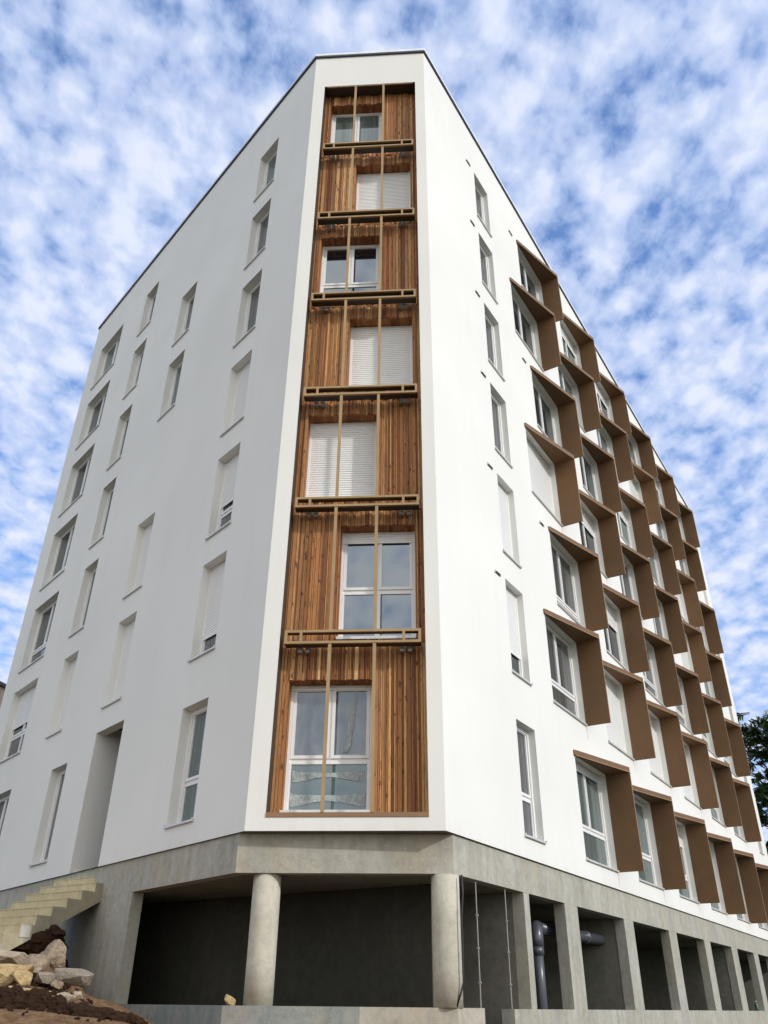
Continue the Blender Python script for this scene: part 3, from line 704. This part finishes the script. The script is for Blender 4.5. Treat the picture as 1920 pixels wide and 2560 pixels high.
f_ = link('repair_patch', bm, M_PATCH); f_.parent = STAIR; f_.matrix_parent_inverse = Matrix.Translation((-P0.x, -P0.y, 0))

bm = bmesh.new()  # added wall blocking light from the left, so the space underneath goes dark
u0, u1 = -0.1, g2s*10; e0 = P0-rx*(SWD-0.02); e1 = P0-rx*(SWD+0.16)
zl = lambda u: (bot[1][1]+(bot[0][1]-bot[1][1])*(u-bot[1][0])/(bot[0][0]-bot[1][0]))-0.005
L8 = []
for e in (e0, e1):
    for u, z in ((u0, -EYE), (u1, -EYE), (u1, zl(u1)), (u0, zl(u0))):
        q2 = e+dn*u; L8.append(bm.verts.new((q2.x, q2.y, z+EYE)))
for f8 in ((0, 1, 2, 3), (4, 5, 6, 7), (0, 1, 5, 4), (1, 2, 6, 5), (2, 3, 7, 6), (3, 0, 4, 7)): bm.faces.new([L8[i] for i in f8])
f_ = link('light_block_wall', bm, M_INT); f_.parent = STAIR; f_.matrix_parent_inverse = Matrix.Translation((-P0.x, -P0.y, 0))

# ------------------------------------------------------------------ ground
def sm(x, a, b_):
    t = min(1, max(0, (x-a)/(b_-a))); return t*t*(3-2*t)
from mathutils import noise as mn
def hz(x, y):
    d = math.hypot(x, y); u = -x/max(y, 0.5) if y > 0.5 else (-x/0.5 if x < 0 else 0)
    if y < 0.5: u = 0.0 if x > -1 else u
    n = mn.noise(Vector((x*0.9, y*0.9, 0)))*0.05+mn.noise(Vector((x*3.1, y*3.1, 2)))*0.02
    near = sm(d, 3.0, 8.0)*sm(y, 0.5, 2.5)
    b_ = 1.5*sm(u, 0.10, 0.27)+0.09*sm(u, 0.28, 0.40)
    rise = sm(u+0.04*mn.noise(Vector((x, y, 5))), 0.27, 0.36)*(0.12*sm(d, 10.1, 10.5)+0.18*sm(d, 10.7, 12.3)+0.34*sm(d, 12.3, 15.5))
    return -EYE+near*(b_+n*2*sm(u, 0.08, 0.2))+rise+n*0.3
bm = bmesh.new(); xs = [-400, -150, -60, -30]; 
X = [-400, -150, -60, -32, -24]+[-20+0.25*i for i in range(0, 105)]+[8, 12, 20, 40, 80, 160, 400]
Y = [-300, -60, -20, -6, -2]+[0+0.25*i for i in range(0, 97)]+[26, 30, 40, 60, 100, 200, 500]
g = {}
for i, x in enumerate(X):
    for j, y in enumerate(Y):
        fade = 1-sm(math.hypot(x+6, y-10), 16, 30)
        g[i, j] = bm.verts.new((x, y, EYE+(-EYE)*(1-fade)+hz(x, y)*fade))
for i in range(len(X)-1):
    for j in range(len(Y)-1): bm.faces.new((g[i, j], g[i+1, j], g[i+1, j+1], g[i, j+1]))
gr = link('ground', bm, M_SOIL, smooth=True); tag(gr, kind='structure')

# dark clods along the lip of the bank
def ico(bm, c, r, seed, sub=2, amp=0.35, sc=(1, 1, 1), rot=0.0):
    rr = random.Random(seed); tmp = bmesh.new(); bmesh.ops.create_icosphere(tmp, subdivisions=sub, radius=1.0)
    o3 = Vector((rr.random()*50, rr.random()*50, rr.random()*50)); mp = {}
    for v in tmp.verts:
        d = 1+amp*mn.noise(v.co*1.3+o3)+amp*0.4*mn.noise(v.co*3.5+o3)
        p_ = Vector((v.co.x*sc[0], v.co.y*sc[1], v.co.z*sc[2]))*d*r
        p_.rotate(Matrix.Rotation(rot, 3, 'Z')); mp[v.index] = bm.verts.new(Vector(c)+p_)
    for f in tmp.faces: bm.faces.new([mp[v.index] for v in f.verts])
    tmp.free()
bm = bmesh.new(); rc = random.Random(21)
def ground_z(x, y): return EYE+hz(x, y)
def at_px(px, d):       # plan point in the viewing column px (of 1920) at distance d
    u = (px-960)/(2022*1.167); y = d/math.hypot(1, u); return u*y, y
for i in range(300):
    px = rc.uniform(-60, 405); d = 10.3+rc.gauss(0, 0.10)+(0.2 if px > 250 else 0)
    x, y = at_px(px, d); r = rc.uniform(0.02, 0.075)*(1.5 if 200 < px < 290 else 1.0)
    ico(bm, (x, y, ground_z(x, y)+r*0.2), r, i, 1, 0.7, (1.3, 1.0, 0.75), rc.random()*6)
for i in range(160):
    px = rc.uniform(-60, 330); d = rc.uniform(10.5, 13.5); x, y = at_px(px, d); r = rc.uniform(0.02, 0.06)
    ico(bm, (x, y, ground_z(x, y)+r*0.2), r, i+900, 1, 0.7, (1.3, 1.0, 0.75), rc.random()*6)
for i in range(70):
    px = rc.uniform(-60, 380); d = rc.uniform(6.5, 10.0); x, y = at_px(px, d); r = rc.uniform(0.006, 0.022)
    ico(bm, (x, y, ground_z(x, y)+r*0.3), r, i+1900, 1, 0.6, (1.2, 1.0, 0.8), rc.random()*6)
for i in range(40):  # dark lumps added to stand for the shade in the hollow under the stairs
    px = rc.uniform(40, 132); d = rc.uniform(17.0, 18.2); x, y = at_px(px, d); r = rc.uniform(0.12, 0.26)
    zt = 1.20-0.0012*abs(px-100)
    ico(bm, (x, y, EYE+rc.uniform(0.5, zt-r*0.8)), r, i+2900, 2, 0.6, (1.2, 1.0, 0.9), rc.random()*6)
tag(link('soil_clods', bm, M_CLOD), kind='stuff', label='dark crumbled soil clods along the edge of the earth bank, and added lumps darkening the hollow under the staircase', cat='soil')

# rocks below the stairs: hull of random points, flattened and bevelled
def rock(c, size, seed, m, label, rot=0.0, tilt=0.0):
    rr = random.Random(seed); bm = bmesh.new(); size = (size[0]*1.22, size[1]*1.15, size[2]*1.12)
    for i in range(13):
        v = Vector((rr.gauss(0, 1), rr.gauss(0, 1), rr.gauss(0, 1))).normalized()
        v = Vector((math.copysign(abs(v.x)**0.7, v.x)*size[0], math.copysign(abs(v.y)**0.7, v.y)*size[1], math.copysign(abs(v.z)**0.7, v.z)*size[2]))*rr.uniform(0.85, 1.0)
        bm.verts.new(v)
    bmesh.ops.convex_hull(bm, input=bm.verts)
    for v in [v for v in bm.verts if not v.link_faces]: bm.verts.remove(v)
    bmesh.ops.bevel(bm, geom=list(bm.edges), offset=min(size)*0.045, segments=1, affect='EDGES', clamp_overlap=True)
    bmesh.ops.triangulate(bm, faces=bm.faces)
    bmesh.ops.subdivide_edges(bm, edges=bm.edges, cuts=1, use_grid_fill=True)
    for v in bm.verts: v.co += v.co.normalized()*0.13*min(size)*mn.noise(v.co*14+Vector((seed, 0, 0)))
    Rm = Matrix.Rotation(rot, 3, 'Z') @ Matrix.Rotation(tilt, 3, 'Y')
    for v in bm.verts: v.co = Rm @ v.co
    o = link('rock', bm, m); o.location = c; tag(o, label, 'rock', 'rocks dumped on the earth bank below the staircase'); return o
def rk(px, py, d, size, seed, m, label, rot=0, tilt=0):
    """rock centred where the photo shows it, d metres away"""
    x, y = at_px(px, d); v = (py-(2497+px*0.0127)); z = -v/2022.0*d*0.857
    return rock((x, y, EYE+z), size, seed, m, label, rot, tilt)
rk(133, 2398, 12.6, (0.17, 0.16, 0.165), 4, R_RED, 'brown rock standing highest in the heap, under the staircase', 0.4, 0.5)
rk(184, 2444, 12.0, (0.225, 0.17, 0.105), 8, R_GREY, 'wide flat grey rock lying against the concrete wall', 0.1, 0.14)
rk(82, 2424, 12.0, (0.15, 0.15, 0.13), 15, R_RED, 'jagged brown rock between the ochre block and the highest rock', 1.1, -0.4)
rk(18, 2442, 11.4, (0.30, 0.22, 0.135), 6, R_YELLOW, 'biggest ochre rock, at the left edge of the heap', 0.2, -0.1)
rk(14, 2409, 12.8, (0.27, 0.2, 0.095), 19, R_BEIGE, 'pale squared slab of rock behind the big ochre rock', 0.0, 0.05)
rk(56, 2450, 11.2, (0.10, 0.12, 0.11), 23, R_YELLOW, 'split orange rock leaning on the big ochre rock', 0.8, 0.9)
rk(116, 2450, 11.8, (0.14, 0.12, 0.07), 31, R_GREY, 'small flat grey rock tucked left of the wide flat one', 0.5, 0.0)
rk(74, 2481, 10.9, (0.26, 0.18, 0.075), 37, R_YELLOW, 'low flat yellowish rock half sunk in the soil at the bank edge', 0.0, 0.0)
rk(174, 2488, 10.8, (0.105, 0.10, 0.075), 77, R_BEIGE, 'small pale rock low in the bank below the wide flat grey rock', 0.9, 0.1)
rk(208, 2484, 11.0, (0.065, 0.07, 0.045), 83, R_BEIGE, 'smallest pale rock chip right of the low pale rock', 0.2, 0.1)
rk(3, 2483, 10.6, (0.08, 0.08, 0.08), 47, R_BEIGE, 'pinkish broken rock at the far left rim of the picture', 0.2, 0.3)
rk(150, 2462, 11.7, (0.07, 0.07, 0.05), 61, R_RED, 'fist sized brown rock in the gap under the wide flat rock', 0.2, 0.3)
rk(108, 2408, 12.9, (0.10, 0.09, 0.08), 63, R_GREY, 'small grey rock wedged behind the jagged brown rock', 0.7, 0.2)
p_ = W('C', -0.06, 0.33, 0.045)
o = rock((p_.x, p_.y, p_.z), (0.085, 0.07, 0.075), 52, R_YELLOW, 'single ochre stone on the low wall left of the round column', 0.3, 0.4); del o['group']

# ------------------------------------------------------------------ small things in the colonnade
bm = bmesh.new()
pts = [W('R', 4.30, 0.47, z) for z in (-1.2, 0.3, 0.95)]
tube(bm, pts, 0.105, 20)
PIPE = tag(link('drain_pipe', bm, M_PIPE, smooth=True), 'fat grey plastic drain pipe with an elbow, behind the first narrow opening', 'pipe')
bm = bmesh.new(); arc = []
for i in range(9):
    a = math.pi/2*i/8; arc.append(W('R', 4.30+0.20*(1-math.cos(a)), 0.47+0.06*(1-math.cos(a)), 1.08+0.20*math.sin(a)))
tube(bm, [W('R', 4.30, 0.47, 0.96)]+arc, 0.128, 20); link('elbow', bm, M_PIPE, PIPE, smooth=True)
bm = bmesh.new(); tube(bm, [W('R', 4.30, 0.47, z) for z in (0.82, 0.96)], 0.122, 20); link('collar', bm, M_PIPE, PIPE, smooth=True)
bm = bmesh.new(); tube(bm, [W('R', 4.50, 0.53, 1.28), W('R', 8.34, 0.62, 1.30)], 0.105, 20); link('horizontal_run', bm, M_PIPE, PIPE, smooth=True)
bm = bmesh.new(); tube(bm, [W('R', 7.2, 0.592, 1.295), W('R', 7.4, 0.598, 1.295)], 0.122, 20); link('coupling', bm, M_PIPE, PIPE, smooth=True)
bm = bmesh.new()
tube(bm, [W('C', s, 0.25 if z > -.01 else 0.2, z) for s, z in ((3.30, 1.69), (3.31, 1.45), (3.278, 1.1), (3.278, .8), (3.276, .55), (3.272, .30), (3.23, .17), (3.165, 0.0))], 0.013, 8)
tag(link('cable', bm, M_CABLE, smooth=True), 'black cable hanging down beside the right round column', 'cable')
for s, lab in ((1.10, 'thin pale upright conduit nearest the right round column, at the gap in the low wall'), (2.19, 'thin pale upright conduit against the first flat pier, at the gap in the low wall')):
    bm = bmesh.new(); tube(bm, [W('R', s, 0.09, -0.02), W('R', s, 0.09, 1.70)], 0.010, 8)
    o = tag(link('conduit', bm, M_POST), lab, 'conduit', 'conduits at the gap in the low wall')
    for z in (0.3, 0.75, 1.2):
        bm = bmesh.new(); wbox(bm, 'R', s-0.018, s+0.018, 0.07, 0.11, z, z+0.022); link('clamp', bm, M_GALV, o)
bm = bmesh.new(); c = W('R', 21.9, 0.15, -0.02)
tube(bm, [(c.x, c.y, c.z+z) for z in (0, 0.02, 0.17, 0.22, 0.25)], [0.045, 0.05, 0.05, 0.02, 0.018], 14)
o = tag(link('bottle', bm, M_BOTTLE, smooth=True), 'small green plastic bottle standing in one of the far colonnade openings', 'bottle')
bm = bmesh.new(); tube(bm, [(c.x, c.y, c.z+z) for z in (0.25, 0.285)], 0.022, 12); link('cap', bm, M_CAP, o)

# ------------------------------------------------------------------ neighbouring building, far left
NB = empty('neighbour_building', (-30, 45, 0)); tag(NB, 'neighbouring block with pale tan ribbed cladding, only its edge showing at far left', 'building')
NI = Matrix.Translation((30, -45, 0))
def npart(name, bm, m): o = link(name, bm, m); o.parent = NB; o.matrix_parent_inverse = NI; return o
c0 = Vector((-18.75, 36.6)); c1 = c0+Vector((0.27, 0.96))*13; lft = Vector((-1, 0.08))
body = [c0, c1, c1+lft*18, c0+lft*18]
bm = bmesh.new(); prism(bm, body, -EYE, 13.0); npart('body', bm, M_TAN)
bm = bmesh.new(); dd = (c1-c0).normalized(); nn = Vector((dd.y, -dd.x))
for i in range(58):
    a = c0+dd*(0.05+i*0.22); prism(bm, [a, a+dd*0.09, a+dd*0.09+nn*0.03, a+nn*0.03], -EYE, 12.9)
for i in range(80):
    a = c0+lft*(0.05+i*0.22); b2 = Vector((lft.y, -lft.x)).normalized()*-1
    prism(bm, [a, a+lft*0.09, a+lft*0.09+Vector((0, -0.03)), a+Vector((0, -0.03))], -EYE, 12.9)
npart('cladding_ribs', bm, M_TAN)
bm = bmesh.new()
q = [c0+nn*0.12-Vector((0, .12)), c1+nn*0.12, c1+lft*18, c0+lft*18-Vector((0, .12))]; prism(bm, q, 13.002, 13.16); npart('coping', bm, metal_mat('dark_coping', (0.08, 0.06, 0.06), 0.5, 0.3))

# ------------------------------------------------------------------ tree at the right edge
def tree(cx_, cy_, H, R, seed, label):
    rr = random.Random(seed); T = empty('broadleaf_tree', (cx_, cy_, 0)); tag(T, label, 'tree')
    inv = Matrix.Translation((-cx_, -cy_, 0)); bm = bmesh.new()
    tube(bm, [(cx_, cy_, -0.3), (cx_+0.1, cy_, 2.5), (cx_-0.1, cy_+.1, 5), (cx_+.2, cy_, H*0.62), (cx_, cy_, H*0.88)], [0.38, 0.28, 0.22, 0.13, 0.03], 10)
    tips = []
    for i in range(62):
        z = rr.uniform(0.06, 0.88)*H; a = rr.random()*2*math.pi; L = R*(1.0-0.55*(z/H)**2)*rr.uniform(0.6, 1.0)
        p0 = Vector((cx_, cy_, z)); pm = p0+Vector((math.cos(a)*L*.5, math.sin(a)*L*.5, L*.22)); p1 = p0+Vector((math.cos(a)*L, math.sin(a)*L, L*rr.uniform(.15, .5)))
        tube(bm, [p0, pm, p1], [0.09, 0.05, 0.015], 6); tips += [p1, pm, (pm+p1)/2, p0.lerp(pm, .5)]
        for j in range(3):
            q = pm.lerp(p1, rr.random()); e = q+Vector((rr.gauss(0, .7), rr.gauss(0, .7), rr.gauss(.2, .4))); tube(bm, [q, e], [0.03, 0.008], 5); tips.append(e)
    o = link('trunk', bm, M_BARK); o.parent = T; o.matrix_parent_inverse = inv
    bm = bmesh.new(); lay = bm.faces.layers.float.new('leaf')
    for tp in tips:
        for c in range(8):
            cc = tp+Vector((rr.gauss(0, .55), rr.gauss(0, .55), rr.gauss(0, .42))); tone2 = rr.random()
            for l in range(6):      # a feathery spray: a midrib with leaflets either side
                d = Vector((rr.gauss(0, 1), rr.gauss(0, 1), rr.gauss(0.1, .6))).normalized(); s_v = d.cross(Vector((rr.gauss(0, .3), rr.gauss(0, .3), 1))).normalized(); Ls = rr.uniform(.28, .5)
                for t5 in range(6):
                    for sg in (-1, 1):
                        b0 = cc+d*Ls*(t5/6.0); tip = b0+s_v*sg*0.21*(1-.4*t5/6)+d*0.07; w_ = d*0.055
                        f = bm.faces.new([bm.verts.new(b0), bm.verts.new((b0+tip)/2+w_), bm.verts.new(tip), bm.verts.new((b0+tip)/2-w_)])
                        f[lay] = min(1, max(0, tone2*0.7+rr.random()*0.3))
    o = link('crown', bm, M_LEAF, normals=False); o.parent = T; o.matrix_parent_inverse = inv
    return T
T0 = tree(23.9, 45.0, 15.9, 6.2, 5, 'dark green feathery leaved tree rising beside the far end of the right facade')
